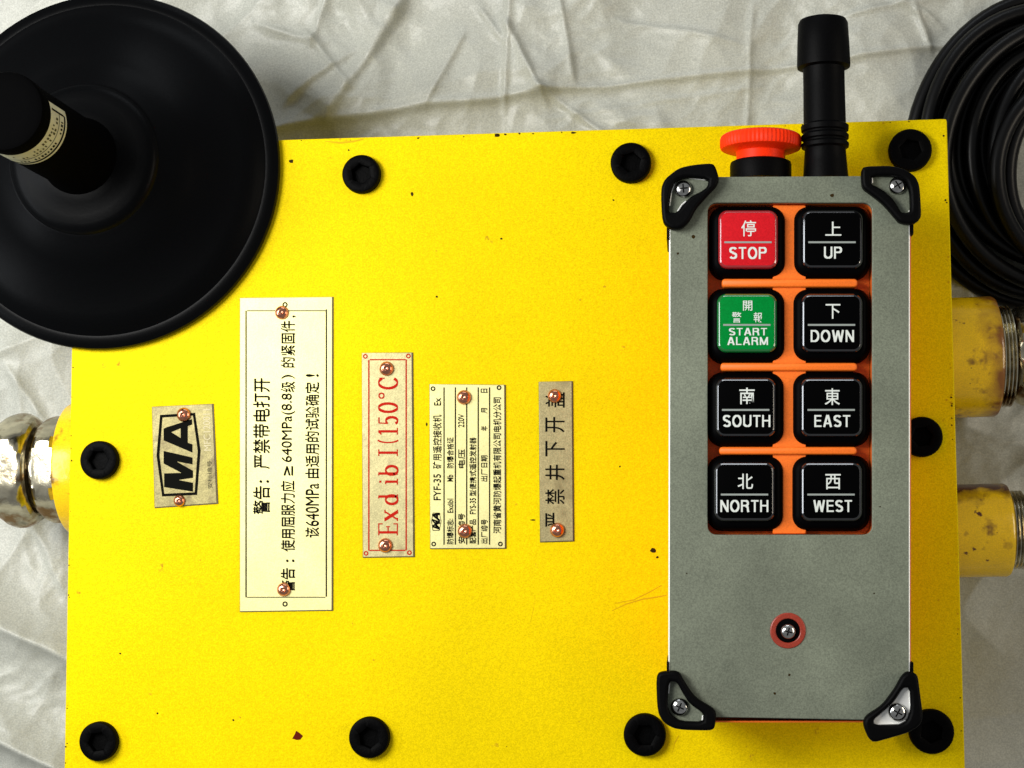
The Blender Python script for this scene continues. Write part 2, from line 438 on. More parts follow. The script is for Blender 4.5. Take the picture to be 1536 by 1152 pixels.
# rivets: one copper dome with a dimple, copied
rp = [(10.5, 0), (10.5, 1.4), (10, 3.2), (8.6, 5.2), (6.2, 6.7), (3.6, 7.2), (2.6, 6.3), (0.01, 5.9)]
_first = []
def rivet(px, py, r, z, parent):
    c = P(px, py, z)
    if not _first:
        o = lathe('rivet', rp, c, 'copper', parent, n=28, smooth=50); _first.append(o)
        o.location = Vector((c - WLOC[parent]) * U); WLOC[o] = c
        me = o.data; off = Vector((0, 0, 0))
    else:
        o = copy_to(_first[0], parent, c, random.uniform(0, 6))
    s = r / 10.5; o.scale = (s, s, s * 1.15)
    return o
def bars(rects, z, m, parent, name='rule'):
    for x0, y0, x1, y1 in rects: flat(name, [[(x0, y0), (x1, y0), (x1, y1), (x0, y1)]], z, m, parent)
def hole(px, py, r, z, m, parent):
    a = circ(px, py, r, 16); b = circ(px, py, r * .5, 16)
    polys = [[a[i], a[(i + 1) % 16], b[(i + 1) % 16], b[i]] for i in range(16)]
    flat('corner_ring', polys, z, m, parent)
PZ = 3.0
def plate(name, corners, m, label):
    o = slab(name, corners, 0.3, PZ, m, box, bevel=0.6, href=PZ, res=1)
    o['label'] = label
    cxp = sum(c[0] for c in corners) / 4; cyp = sum(c[1] for c in corners) / 4
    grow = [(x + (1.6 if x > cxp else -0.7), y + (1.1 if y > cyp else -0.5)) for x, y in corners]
    slab('plate_shade_rim', grow, 0.2, 1.6, 'edge_tone', o, bevel=0.3, href=PZ, res=0)  # dark underlay, wider right and below, stands in for the plate's shadow line
    return o

# long warning plate
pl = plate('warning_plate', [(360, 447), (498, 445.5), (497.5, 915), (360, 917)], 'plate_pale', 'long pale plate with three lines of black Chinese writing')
z = PZ + 0.35
bars([(368, 466, 370, 896), (488.4, 464, 490.4, 895)], z, 'print_black', pl)
bars([(370.5, 465.3, 488, 466.8), (370.5, 895.2, 488, 896.6)], z, 'print_soft', pl)
hole(427.5, 457, 4, z, 'print_black', pl); hole(427.5, 906, 4, z, 'print_black', pl)
for s, cx, y0, y1, hh in (('警告', 392, 771, 729, 25), (':', 396, 724, 720, 14), ('严禁带电打开', 392, 703, 567, 25),
                          ('警告', 431.5, 888, 852, 21), (':', 435, 843, 839, 12), ('使用屈服力应', 431.5, 827, 721, 21), ('≥', 432, 713, 699, 14),
                          ('640MPa(8.8', 432, 693, 590, 20), ('级', 431.5, 588, 572, 21), (')', 432, 568, 562, 20), ('的紧固件', 431.5, 551, 481, 21), (',', 441, 476, 473, 5),
                          ('该', 468, 806, 791, 21), ('640MPa', 468, 789, 725, 20), ('由适用的试验确定', 468, 717, 573, 21), ('!', 468, 565, 561, 19)):
    text(s, cx, (y0 + y1) / 2, y0 - y1, hh, z, 'print_black', pl, bold=0.0 if (s[0] in '68≥!:,)') else 0.005, strike=0.7)
rivet(423, 469, 10.5, PZ, pl); rivet(426, 884, 10.5, PZ, pl)

# red-lettered plate
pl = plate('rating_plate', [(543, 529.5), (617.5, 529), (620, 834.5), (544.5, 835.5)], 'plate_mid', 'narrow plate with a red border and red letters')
bars([(552.2, 540, 554.2, 826), (608.2, 539, 610.2, 825.5)], z, 'print_red', pl)
bars([(554.5, 538.6, 608, 540.4), (554.5, 824.6, 608, 826.4)], z, 'print_red', pl)
for a, b in ((548, 534.5), (612.5, 534), (549, 830), (614, 829)): hole(a, b, 3.6, z, 'print_red', pl)
# seriffed letters from tapered strokes; cell: u along the line (reading upward), v up the letter, photo px
def arc(cu, cv, ru, rv, a0, a1, n=14): return [(cu + ru * math.cos(math.radians(a0 + (a1 - a0) * i / n)), cv + rv * math.sin(math.radians(a0 + (a1 - a0) * i / n))) for i in range(n + 1)]
def ribbon(pts, w0, w1=None, k=None):
    """strip whose width is w0 where it runs along v and w1 where it runs along u (pen contrast)"""
    w1 = w0 if w1 is None else w1; L, Rr = [], []
    for i, (u, v) in enumerate(pts):
        a = pts[max(i - 1, 0)]; b = pts[min(i + 1, len(pts) - 1)]
        dx, dy = b[0] - a[0], b[1] - a[1]; l = math.hypot(dx, dy) or 1; dx /= l; dy /= l
        wd = (w0 * abs(dy) + w1 * abs(dx)) / 2
        L.append((u - dy * wd, v + dx * wd)); Rr.append((u + dy * wd, v - dx * wd))
    return [[L[i], L[i + 1], Rr[i + 1], Rr[i]] for i in range(len(pts) - 1)]
TK, TN = 3.7, 1.7
def glyph(ch, w_, h_):
    r = []
    bar = lambda u, v0, v1, t=TK: r.extend(ribbon([(u, v0), (u, v1)], t))
    ser = lambda u, v, l=w_ * .28: r.extend(ribbon([(u - l, v), (u + l, v)], TN, TN))
    if ch == 'E':
        bar(w_ * .25, 0, h_); r.extend(ribbon([(0, .6), (w_, .6)], TN, TN)); r.extend(ribbon([(0, h_ - .6), (w_, h_ - .6)], TN, TN))
        r.extend(ribbon([(w_ * .3, h_ / 2), (w_ * .72, h_ / 2)], TN, TN)); bar(w_ * .96, 0, h_ * .22, TN); bar(w_ * .96, h_ * .78, h_, TN); bar(w_ * .72, h_ * .4, h_ * .6, TN)
    elif ch == 'x':
        r.extend(ribbon([(w_ * .1, h_ * .66), (w_ * .85, 0)], 3.4, 3.4)); r.extend(ribbon([(w_ * .85, h_ * .66), (w_ * .1, 0)], TN, TN))
        for u in (.12, .86): ser(w_ * u, .5, 2.6); ser(w_ * u, h_ * .66, 2.6)
    elif ch in 'db':
        u = w_ * (.78 if ch == 'd' else .22); bar(u, 0, h_); r.extend(ribbon([(u - 3, h_ - .5), (u, h_ - .5)], TN, TN))
        r.extend(ribbon(arc(w_ * .5, h_ * .31, w_ * .38, h_ * .31, 0, 360, 22), TK, TN))
        if ch == 'd': r.extend(ribbon([(u, .5), (u + 3.4, .5)], TN, TN))
    elif ch == 'i':
        bar(w_ / 2, 0, h_ * .64); ser(w_ / 2, .5, w_ * .5); r.extend(ribbon([(w_ * .1, h_ * .63), (w_ / 2, h_ * .63)], TN, TN)); r.extend(ribbon([(w_ / 2 - 1.6, h_ * .9), (w_ / 2 + 1.6, h_ * .9)], 3, 3))
    elif ch == 'I':
        bar(w_ / 2, 0, h_); ser(w_ / 2, .6, w_ * .5); ser(w_ / 2, h_ - .6, w_ * .5)
    elif ch == '1':
        bar(w_ / 2, 0, h_); ser(w_ / 2, .6, w_ * .5); r.extend(ribbon([(w_ * .05, h_ * .84), (w_ / 2, h_)], TN, TN))
    elif ch == '(':
        r.extend(ribbon(arc(w_ * 1.2, h_ / 2, w_, h_ * .58, 115, 245), 2, TN))
    elif ch == '0':
        r.extend(ribbon(arc(w_ / 2, h_ / 2, w_ * .42, h_ * .48, 0, 360, 28), TK, TN))
    elif ch == '5':
        r.extend(ribbon(arc(w_ * .45, h_ * .31, w_ * .42, h_ * .3, 130, -140, 18), TK, TN)); r.extend(ribbon([(w_ * .14, h_ * .5), (w_ * .2, h_ - .6)], TN, TN)); r.extend(ribbon([(w_ * .18, h_ - .9), (w_ * .85, h_ - .9)], 2, 2))
    elif ch == 'o':
        r.extend(ribbon(arc(w_ / 2, h_ * .84, w_ * .42, w_ * .42, 0, 360, 16), TN, TN))
    elif ch == 'C':
        r.extend(ribbon(arc(w_ * .55, h_ / 2, w_ * .46, h_ * .48, 40, 320, 26), TK, TN)); bar(w_ * .93, h_ * .68, h_ * .95, TN)
    return r
for ch, y0, y1 in (('E', 803, 785), ('x', 781, 765), ('d', 758, 741), ('i', 727, 718), ('b', 714, 697), ('I', 684, 674), ('(', 665, 659), ('1', 652, 642),
                   ('5', 637, 624), ('0', 619, 604), ('o', 598, 589), ('C', 584, 566)):
    g = glyph(ch, y0 - y1, 29)
    flat('letter', [[(596.5 - v, y0 - u) for u, v in q] for q in g], z, 'print_red', pl, 0.02)
rivet(580, 553, 11, PZ, pl); rivet(578, 818, 11, PZ, pl)

# data plate
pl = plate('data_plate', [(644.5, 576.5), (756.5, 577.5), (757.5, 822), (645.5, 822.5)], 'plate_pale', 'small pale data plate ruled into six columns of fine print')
bars([(x - .9, 581, x + .9, 817) for x in (666, 683, 700, 717.3, 734.3)], z, 'print_black', pl)
for a, b in ((649.5, 583), (748.5, 581.5), (650.5, 816), (750.5, 816)): hole(a, b, 3.6, z, 'print_black', pl)
for s, cx, y0, y1, hh in (('FYF-35', 655.5, 750, 711, 11), ('矿用遥控接收机', 655.5, 703, 622, 13), ('Ex', 656, 608, 597, 10),
                          ('防爆标志:', 675, 816, 778, 10), ('ExdibⅠ', 675, 769, 748, 9), ('Mb', 675, 722, 712, 9), ('防爆合格证', 675, 702, 656, 10),
                          ('安标编号', 692, 815, 770, 10), ('电压', 692, 702, 674, 10), ('220V', 691.5, 641, 621, 9),
                          ('配套产品', 709, 815, 779, 10), ('FYS-35', 709, 771, 747, 9), ('型便携式遥控发射器', 709, 744, 656, 10),
                          ('出厂编号', 726, 815, 779, 10), ('出厂日期', 726, 722, 683, 10), ('年', 726, 646, 639, 10), ('月', 726, 620, 612, 9), ('日', 726, 589, 583, 10),
                          ('河南省黄河防爆起重机有限公司电机分公司', 745.5, 800, 596, 12)):
    text(s, cx, (y0 + y1) / 2, y0 - y1, hh, z, 'print_black', pl, bold=0.003, strike=0.45)
text('MA', 654, 782, 26, 12, z, 'print_black', pl, bold=0.05, shear=0.3, name='emblem')
h6 = [(649, 796), (659, 796), (662, 782), (659, 769), (649, 769), (646.8, 782)]
flat('emblem', [[h6[i], h6[(i + 1) % 6], (655 + (h6[(i + 1) % 6][0] - 655) * .9, 782 + (h6[(i + 1) % 6][1] - 782) * .93), (655 + (h6[i][0] - 655) * .9, 782 + (h6[i][1] - 782) * .93)] for i in range(6)], z + .1, 'print_black', pl)
rivet(696, 596, 11, PZ, pl); rivet(697.5, 796.5, 11, PZ, pl)

# narrow dark plate
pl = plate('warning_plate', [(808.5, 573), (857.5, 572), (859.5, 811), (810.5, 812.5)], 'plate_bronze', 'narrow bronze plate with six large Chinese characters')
for ch, y in (('盖', 600), ('开', 637), ('下', 673), ('井', 708.5), ('禁', 745), ('严', 780.5)):
    text(ch, 832.5, y, 23, 29, z, 'print_black', pl, bold=0.008)
rivet(832, 594, 10.5, PZ, pl); rivet(836, 795, 11, PZ, pl)

# MA plate
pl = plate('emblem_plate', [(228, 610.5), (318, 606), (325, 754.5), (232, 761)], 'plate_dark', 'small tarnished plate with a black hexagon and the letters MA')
zm = lambda q: [(215 + x / 6.58, 595 + y / 6.58) for x, y in q]
hx = [(165, 180), (510, 160), (565, 530), (530, 970), (185, 985), (130, 580)]
cxm, cym = 347, 570
inn = [(cxm + (x - cxm) * .87, cym + (y - cym) * .935) for x, y in hx]
flat('emblem', [zm([hx[i], hx[(i + 1) % 6], inn[(i + 1) % 6], inn[i]]) for i in range(6)], z, 'print_black', pl)
v, f = curve_mesh([zm([(200, 315), (235, 300), (480, 222), (482, 275), (438, 290), (438, 455), (484, 470), (484, 552), (200, 432)]), zm([(275, 350), (368, 312), (368, 408)])], .02, 0)
def from2d(v, f, z, m, parent, name):
    # keep only the upper face sheet
    x, y = at(v[:, 0], -v[:, 1], z)
    return build(name, np.stack([x, y, np.full(len(x), z) + v[:, 2]], -1), f, m, parent, 0)
from2d(v, f, z + .05, 'print_black', pl, 'letter')
v, f = curve_mesh([zm([(200, 535), (485, 600), (485, 668), (330, 640), (490, 732), (490, 800), (345, 822), (490, 850), (490, 938), (205, 892), (205, 757), (375, 752), (200, 660)])], .02, 0)
from2d(v, f, z + .05, 'print_black', pl, 'letter')
text('MFC120011', 310.5, 645, 62, 11, z, 'stamp_pale', pl, ang=-0.03)
text('安标编号', 314.5, 712, 42, 7, z, 'print_soft', pl, ang=-0.03)
rivet(276, 622, 11, PZ, pl); rivet(269.5, 751, 9, PZ, pl)

# cable glands on the box sides
GA = -155.0
def gland(px_wall_world, py, prof_y, mirror, dark_ring=True):
    pass
def gland_part(name, x0, prof, cy, cz, m, parent, ax, n=56, smooth=40):
    return lathe(name, prof, (x0, cy, cz), m, parent, axis=ax, n=n, smooth=smooth)
def nut(name, x0, cy, cz, r, l, m, parent, ax, sides=6):
    """hexagon nut with rounded corners"""
    n = 48; V, Fc = [], []; s = 1 if ax == 'x' else -1
    def ring(rc, lim, d):
        for i in range(n):
            a = 2 * math.pi * i / n; b = (a % (2 * math.pi / sides)) - math.pi / sides
            rr = min(rc / math.cos(b), lim)
            V.append((x0 + s * d, cy + rr * math.cos(a), cz + rr * math.sin(a)))
    ap = r * math.cos(math.pi / sides)
    for q_, d_ in ((.90, 0), (.985, .06), (1.05, .16), (1.10, .28), (1.12, .42), (1.12, .58), (1.10, .72), (1.05, .84), (.985, .94), (.90, 1)):
        ring(ap, ap * q_, l * d_)
    for j in range(9):
        for i in range(n):
            a = j * n + i; b = j * n + (i + 1) % n; Fc.append([a, b, b + n, a + n])
    Fc.append(list(range(n))); Fc.append([9 * n + i for i in range(n)])
    return build(name, V, Fc, m, parent, 22)
bxr = rx - 62; bxl = lx + 52
def X_at(px, py, h): return float(at(px, py, h)[0])
def gland_right(py0, py1, xe, label):
    cz = GA; cy = (P(1460, py0, cz)[1] + P(1460, py1, cz)[1]) / 2
    r = abs(P(1460, py0, cz)[1] - P(1460, py1, cz)[1]) / 2
    topz = cz + r
    xend = X_at(xe, (py0 + py1) / 2, cz + r * .5)
    L = xend - bxr
    sock = lathe('cable_gland', [(r, -4), (r, L - 6), (r - 2, L - 2), (r - 7, L), (r * .80, L)], (bxr, cy, cz), 'yellow_gland_paint', box, axis='x', n=64)
    sock['label'] = label
    k = r / 95
    prof = []; x = L
    for i in range(4):
        prof += [(r * .80, x), (r * .84, x + 2), (r * .84, x + 3.5), (r * .79, x + 5)]; x += 5.5
    lathe('thread', prof + [(r * .76, x)], (bxr, cy, cz), 'gland_metal', sock, axis='x')
    nut('nut', bxr + x + 1, cy, cz, r * .86, 46 * k, 'gland_metal', sock, 'x')
    lathe('seal', [(r * .62, x + 46 * k), (r * .70, x + 48 * k), (r * .66, x + 70 * k), (r * .5, x + 72 * k)], (bxr, cy, cz), 'black_rubber', sock, axis='x')
    return sock
upg = gland_right(446, 626, 1501, 'larger rust-stained yellow socket on the right wall')
lowg = gland_right(726, 866, 1519, 'smaller yellow socket on the right wall with shade painted along its far side')
# shade painted brown along the far side of the smaller socket, rust eating the mouth of the larger one
def rust_shade_mat(name, axis, lo, hi, color):
    m = MATS['yellow_gland_paint'].copy(); m.name = name; nt = m.node_tree; N, L = nt.nodes, nt.links
    b = N['Principled BSDF']; src = b.inputs['Base Color'].links[0].from_socket
    tc = N.new('ShaderNodeTexCoord'); sp = N.new('ShaderNodeSeparateXYZ'); L.new(tc.outputs['Object'], sp.inputs[0])
    nz = N.new('ShaderNodeTexNoise'); nz.inputs['Scale'].default_value = 130; nz.inputs['Detail'].default_value = 5; L.new(tc.outputs['Object'], nz.inputs['Vector'])
    ma = N.new('ShaderNodeMath'); ma.operation = 'MULTIPLY_ADD'; L.new(nz.outputs[0], ma.inputs[0]); ma.inputs[1].default_value = 0.016; L.new(sp.outputs[axis], ma.inputs[2])
    r_ = N.new('ShaderNodeMapRange'); L.new(ma.outputs[0], r_.inputs[0])
    for i, v in enumerate((lo + .008, hi + .008, 0, 1)): r_.inputs[i + 1].default_value = v
    x = N.new('ShaderNodeMix'); x.data_type = 'RGBA'; L.new(r_.outputs[0], x.inputs[0]); L.new(src, x.inputs[6]); x.inputs[7].default_value = (*color, 1)
    L.new(x.outputs[2], b.inputs['Base Color']); MATS[name] = m; return m
upg.data.materials[0] = rust_shade_mat('rusted_socket_paint', 0, 0.0082, 0.0150, (0.22, 0.085, 0.012))
lowg.data.materials[0] = rust_shade_mat('shaded_socket_paint', 1, 0.0085, 0.0125, (0.07, 0.022, 0.008))
# left gland
cz = GA; cyl = (P(70, 606, cz)[1] + P(70, 804, cz)[1]) / 2; rl = abs(P(70, 606, cz)[1] - P(70, 804, cz)[1]) / 2
xe = X_at(74, 703, cz + rl); L = bxl - xe
sock = lathe('cable_gland', [(rl, -4), (rl, L - 5), (rl - 2, L - 1.5), (rl - 6, L), (rl * .7, L)], (bxl, cyl, cz), 'yellow_gland_paint', box, axis='-x', n=64)
sock['label'] = 'yellow socket with two metal nuts on the left wall'
rn = rl * .76
nut('collar', bxl - L, cyl, cz, rn * 1.10, 49, 'gland_metal', sock, '-x')
lathe('thread', [(rn * .78, L + 47), (rn * .72, L + 51), (rn * .78, L + 56)], (bxl, cyl, cz), 'gland_metal', sock, axis='-x')
nut('nut', bxl - L - 54, cyl, cz, rn * 1.18, 62, 'gland_metal', sock, '-x')
lathe('seal', [(rn * .5, L + 114), (rn * .5, L + 138), (rn * .4, L + 142)], (bxl, cyl, cz), 'black_rubber', sock, axis='-x')

# ------------------------------------------------------------------ black cable coil
def coil():
    loops = [  # photo cx, cy, rx, ry, height above cloth
        (1578, 232, 212, 232, 16), (1582, 228, 196, 214, 42), (1586, 226, 184, 200, 16), (1592, 222, 168, 176, 44), (1596, 220, 160, 166, 18),
        (1606, 232, 150, 166, 46), (1612, 226, 138, 150, 20), (1600, 236, 182, 200, 70), (1640, 238, 150, 172, 64), (1628, 250, 130, 146, 44), (1640, 262, 142, 160, 88), (1652, 250, 145, 136, 20), (1662, 262, 152, 148, 66)]
    pts = []
    N = 72
    for k, (cx, cy, rx_, ry_, h) in enumerate(loops):
        nx_ = loops[(k + 1) % len(loops)] if k + 1 < len(loops) else loops[k]
        for i in range(N):
            t = i / N; s = max(0, (t - .8) / .2) ; s = s * s * (3 - 2 * s)
            c = [a + (b - a) * s for a, b in zip((cx, cy, rx_, ry_, h), nx_)]
            a = 2 * math.pi * (i / N) + 0.3
            wob = 1 + 0.018 * math.sin(3 * a + k * 1.7)
            p = P(c[0] + c[2] * wob * math.cos(a), c[1] + c[3] * wob * math.sin(a), GZ + c[4] + 3 * math.sin(2 * a + k))
            pts.append(p)
    pts = np.array(pts); n = len(pts); m_ = 14; r = 13.0
    tan = np.gradient(pts, axis=0); tan /= np.linalg.norm(tan, axis=1)[:, None]
    upv = np.array((0, 0, 1.0)); e1 = np.cross(tan, upv); e1 /= np.linalg.norm(e1, axis=1)[:, None]; e2 = np.cross(e1, tan)
    a = np.linspace(0, 2 * np.pi, m_, endpoint=False)
    V = (pts[:, None] + r * (np.cos(a)[None, :, None] * e1[:, None] + np.sin(a)[None, :, None] * e2[:, None])).reshape(-1, 3)
    Fc = []
    for j in range(n - 1):
        for i in range(m_):
            Fc.append([j * m_ + i, j * m_ + (i + 1) % m_, (j + 1) * m_ + (i + 1) % m_, (j + 1) * m_ + i])
    Fc.append(list(range(m_))[::-1]); Fc.append([(n - 1) * m_ + i for i in range(m_)])
    o = build('cable_coil', V, Fc, 'cable_black', None, 60)
    o['label'] = 'coil of black cable lying on the cloth beside the box'; o['category'] = 'cable'
coil()

# ------------------------------------------------------------------ round black antenna base
c0 = P(155, 256, 10)
ant = thing('magnetic_antenna', 'round black antenna base standing over the corner of the box', 'antenna', (c0[0], c0[1], 0.5))
lathe('base', [(263, 0.6), (274.6, 1.5), (278.3, 5), (278.8, 10), (277.2, 14), (271.4, 17), (263, 20), (258.8, 20), (255.6, 22), (248.3, 28), (236.7, 35), (225.1, 40), (215.7, 43),
               (189.4, 55), (168.3, 66), (157.8, 73), (145.2, 81), (130.4, 88), (117.8, 94), (111.5, 97)], (c0[0], c0[1], 0), 'black_disc', ant, n=128, smooth=28)
lathe('hub', [(115.7, 92), (113.6, 100), (108.4, 106), (99.9, 109), (88.4, 112), (69.4, 116), (55, 122)], (c0[0], c0[1], 0), 'black_disc', ant, n=96, smooth=30)
lathe('stem', [(59, 118), (56, 130), (53, 160), (52.5, 300), (52.5, 383)], (c0[0], c0[1], 0), 'black_matte', ant, n=72)
# printed label wrapped round the stem
def wrap(name, r, z0, z1, a0, a1, m, parent, n=30):
    V, Fc = [], []
    for i in range(n + 1):
        a = math.radians(a0 + (a1 - a0) * i / n)
        for zz in (z0, z1): V.append((c0[0] + r * math.cos(a), c0[1] + r * math.sin(a), zz))
    for i in range(n): Fc.append([2 * i, 2 * i + 2, 2 * i + 3, 2 * i + 1])
    return build(name, V, Fc, m, parent, 60, loc=(c0[0], c0[1], z0))
lab = wrap('label_band', 53.2, 315, 375, -125, 20, 'label_paper', ant)
wrap('label_rule', 53.5, 321, 326, -118, 10, 'print_black', lab)
wrap('label_rule', 53.5, 343, 344.4, -118, 10, 'print_black', lab)
wrap('label_rule', 53.5, 326.5, 371, 8, 11, 'print_black', lab, 3)
for row, zz in enumerate((330, 349, 359)):
    for k in range(18):
        if random.random() < .25: continue
        a = -95 + k * 5.4; wrap('label_letter', 53.55, zz, zz + random.choice((5, 6, 7)), a, a + random.uniform(2, 3.6), 'print_soft' if row else 'print_black', lab, 2)
lathe('cap', [(52, 376), (53.5, 377), (54, 381), (54, 400), (52, 404), (47, 406), (30, 406.5), (0.01, 406.6)], (c0[0], c0[1], 0), 'black_matte', ant, n=72)

# ------------------------------------------------------------------ remote control lying on the lid
HZ = 170.0
rc0 = P(1184, 670, 0)
rem = thing('remote_control', 'grey and orange handheld remote with eight lettered buttons lying on the box', 'remote control', (rc0[0], rc0[1], 0.5))
B = (1004.5, 263.5, 1368, 1085)
def ins(b, d): return (b[0] + d, b[1] + d, b[2] - d, b[3] - d)
loft('housing', [(*ins(B, 44), 14, 0.6), (*ins(B, 38), 18, 6), (*ins(B, 30), 20, 40), (*ins(B, 22), 20, 98), (*B, 20, 128), (*B, 20, 159.5), (*ins(B, 2.5), 20, 160.45)], 'orange_plastic', rem, HZ, cap_top=False)
WN = (1061.5, 304, 1308.5, 802)
wn = rrect(*WN, 13, 6)
pp = [(1005, 300), (1009, 276), (1022, 265.5), (1300, 264), (1349, 264), (1361, 274), (1364, 300), (1364, 1040), (1360, 1066), (1348, 1079), (1300, 1080), (1060, 1075.5), (1022, 1075), (1008, 1068), (1003.8, 1040)]
slab('face_plate', pp, 160.5, 170, 'face_metal', rem, bevel=1.2, holes=[wn[::-1]], href=HZ)
# folded face plate edges, the light they catch painted near-white
def edge_strip(x0, y0, x1, y1, wd):
    n = 12; V, Fc = [], []
    for j in range(2):
        xx, yy = at([(x0, x1)[j]], [(y0, y1)[j]], HZ)
        for i in range(n):
            a = 2 * math.pi * i / n; V.append((xx[0] + wd * math.cos(a), yy[0], 167.6 + wd * 1.6 * math.sin(a)))
    for i in range(n): Fc.append([i, (i + 1) % n, n + (i + 1) % n, n + i])
    Fc.append(list(range(n))[::-1]); Fc.append([n + i for i in range(n)])
    build('edge_tone', V, Fc, 'bright_edge', rem, 80)
edge_strip(1005.2, 335, 1004.0, 1015, 1.5)
edge_strip(1363.6, 330, 1363.8, 1015, 1.5)
# keypad tray, ribs
loft('keypad_tray', [(*WN, 13, 132), (*WN, 13, 132.5)], 'orange_plastic', rem, HZ, cap_bottom=False)
V = []
p = rrect(*ins(WN, -.6), 13.6, 6); xs, ys = at([q[0] for q in p], [q[1] for q in p], HZ); k = len(p)
V = [(a, b, 132) for a, b in zip(xs, ys)] + [(a, b, 160.3) for a, b in zip(xs, ys)]
build('keypad_wall', V, [[i, (i + 1) % k, k + (i + 1) % k, k + i] for i in range(k)], 'orange_plastic', rem)
loft('keypad_web', [(1160, 305, 1210, 801, 2, 132.6), (1160, 305, 1210, 801, 2, 156), (1161, 306, 1209, 800, 2, 157.5)], 'orange_plastic', rem, HZ, n=2)
def rib(x0, y0, x1, y1, zt, r): loft('keypad_rib', [(x0, y0, x1, y1, r, 132.3), (x0, y0, x1, y1, r, zt - 3), (x0 + 1, y0 + 1, x1 - 1, y1 - 1, r - 1, zt - .8), (x0 + 2.5, y0 + 2.5, x1 - 2.5, y1 - 2.5, max(r - 2.5, .4), zt)], 'orange_plastic', rem, HZ, n=4)
for y0, y1, xa, xb in ((417, 429.5, 1083, 1287), (543.5, 555.5, 1081, 1286.5), (670, 681.5, 1079, 1286)): rib(xa, y0, xb, y1, 164, 5)
# buttons
rows = [(306, 415.5, 318, 402), (430.5, 542.5, 443, 527.5), (556.5, 668.5, 569, 654), (682.5, 797, 695, 780)]
cols = [[(1064, 1180, 1079, 1165), (1062.5, 1179, 1077, 1163.5), (1061.8, 1178, 1075, 1162), (1061.5, 1177, 1073, 1160.5)],
        [(1190, 1307, 1204, 1292), (1189, 1307, 1203, 1291.5), (1188.5, 1306.5, 1202, 1291.5), (1187.5, 1306.5, 1202, 1291)]]
TXT = {(0, 0): [('停', 1123, 342.5, 22, 24), ('STOP', 1122, 379.5, 56, 18)], (1, 0): [('上', 1250, 343, 24, 21), ('UP', 1249.5, 379, 27, 18)],
       (0, 1): [('開', 1121.5, 458.5, 14, 15), ('警', 1105, 476, 14, 16), ('報', 1137, 476, 13, 15), ('START', 1122, 497.5, 57, 11), ('ALARM', 1121.5, 511.5, 61, 12)],
       (1, 1): [('下', 1249.5, 467, 22, 22), ('DOWN', 1248.5, 504, 65, 18)], (0, 2): [('南', 1120.5, 594, 23, 25), ('SOUTH', 1120, 631.5, 71, 18)],
       (1, 2): [('東', 1248.5, 595, 23, 25), ('EAST', 1248.5, 631.5, 54, 18)], (0, 3): [('北', 1118, 722, 23, 23), ('NORTH', 1116.5, 759, 72, 18)],
       (1, 3): [('西', 1249.5, 722.5, 23, 23), ('WEST', 1249, 759, 58, 18)]}
LB = {(0, 0): 'red button lettered STOP', (1, 0): 'black button lettered UP', (0, 1): 'green button lettered START ALARM', (1, 1): 'black button lettered DOWN',
      (0, 2): 'black button lettered SOUTH', (1, 2): 'black button lettered EAST', (0, 3): 'black button lettered NORTH', (1, 3): 'black button lettered WEST'}
KT = 178.0
W_ = 0.142
def sans(ch):
    h = W_ / 2; b = lambda *p: ribbon(list(p), W_, W_ * .92)
    if ch == 'S':
        w = .62
        return w, b(*arc(w / 2, .735, w / 2 - h, .265 - h + .0, 25, 270, 14), *arc(w / 2, .275, w / 2 - h, .275 - h, 90, -155, 14))
    if ch == 'T': return .60, b((0, 1 - h), (.60, 1 - h)) + b((.30, 0), (.30, 1 - W_))
    if ch == 'O': return .74, b(*arc(.37, .5, .37 - h, .5 - h + .01, 0, 360, 32))
    if ch == 'U': return .66, b((h, 1), (h, .32), *arc(.33, .30, .33 - h, .30 - h, 180, 360, 14), (.66 - h, .32), (.66 - h, 1))
    if ch == 'D': return .67, b((h, 0), (h, 1)) + b((h, 1 - h), (.30, 1 - h), *arc(.30, .5, .37 - h, .5 - h, 90, -90, 16), (h, h))
    if ch in 'PR':
        g = b((h, 0), (h, 1)) + b((h, 1 - h), (.38, 1 - h), *arc(.38, .73, .25 - h, .27 - h, 90, -90, 12), (h, .46 + h))
        return (.63, g) if ch == 'P' else (.68, g + b((.40, .50), (.52, .42), (.55, .28), (.56, .12), (.60, 0)))
    if ch == 'W': return .95, b((.08, 1), (.255, 0)) + b((.255, .03), (.475, .95)) + b((.475, .95), (.695, .03)) + b((.695, 0), (.87, 1))
    if ch == 'N': return .66, b((h, 0), (h, 1)) + b((.66 - h, 0), (.66 - h, 1)) + b((h, .95), (.66 - h, .05))
    if ch == 'H': return .66, b((h, 0), (h, 1)) + b((.66 - h, 0), (.66 - h, 1)) + b((h, .53), (.66 - h, .53))
    if ch == 'M': return .80, b((h, 0), (h, 1)) + b((.80 - h, 0), (.80 - h, 1)) + b((h, .97), (.40, .05)) + b((.40, .05), (.80 - h, .97))
    if ch == 'A': return .72, b((.08, 0), (.34, 1)) + b((.64, 0), (.38, 1)) + b((.18, .30), (.54, .30))
    if ch == 'E': return .58, b((h, 0), (h, 1)) + b((h, h), (.58, h)) + b((h, .53), (.54, .53)) + b((h, 1 - h), (.57, 1 - h))
    if ch == 'L': return .54, b((h, 0), (h, 1)) + b((h, h), (.54, h))
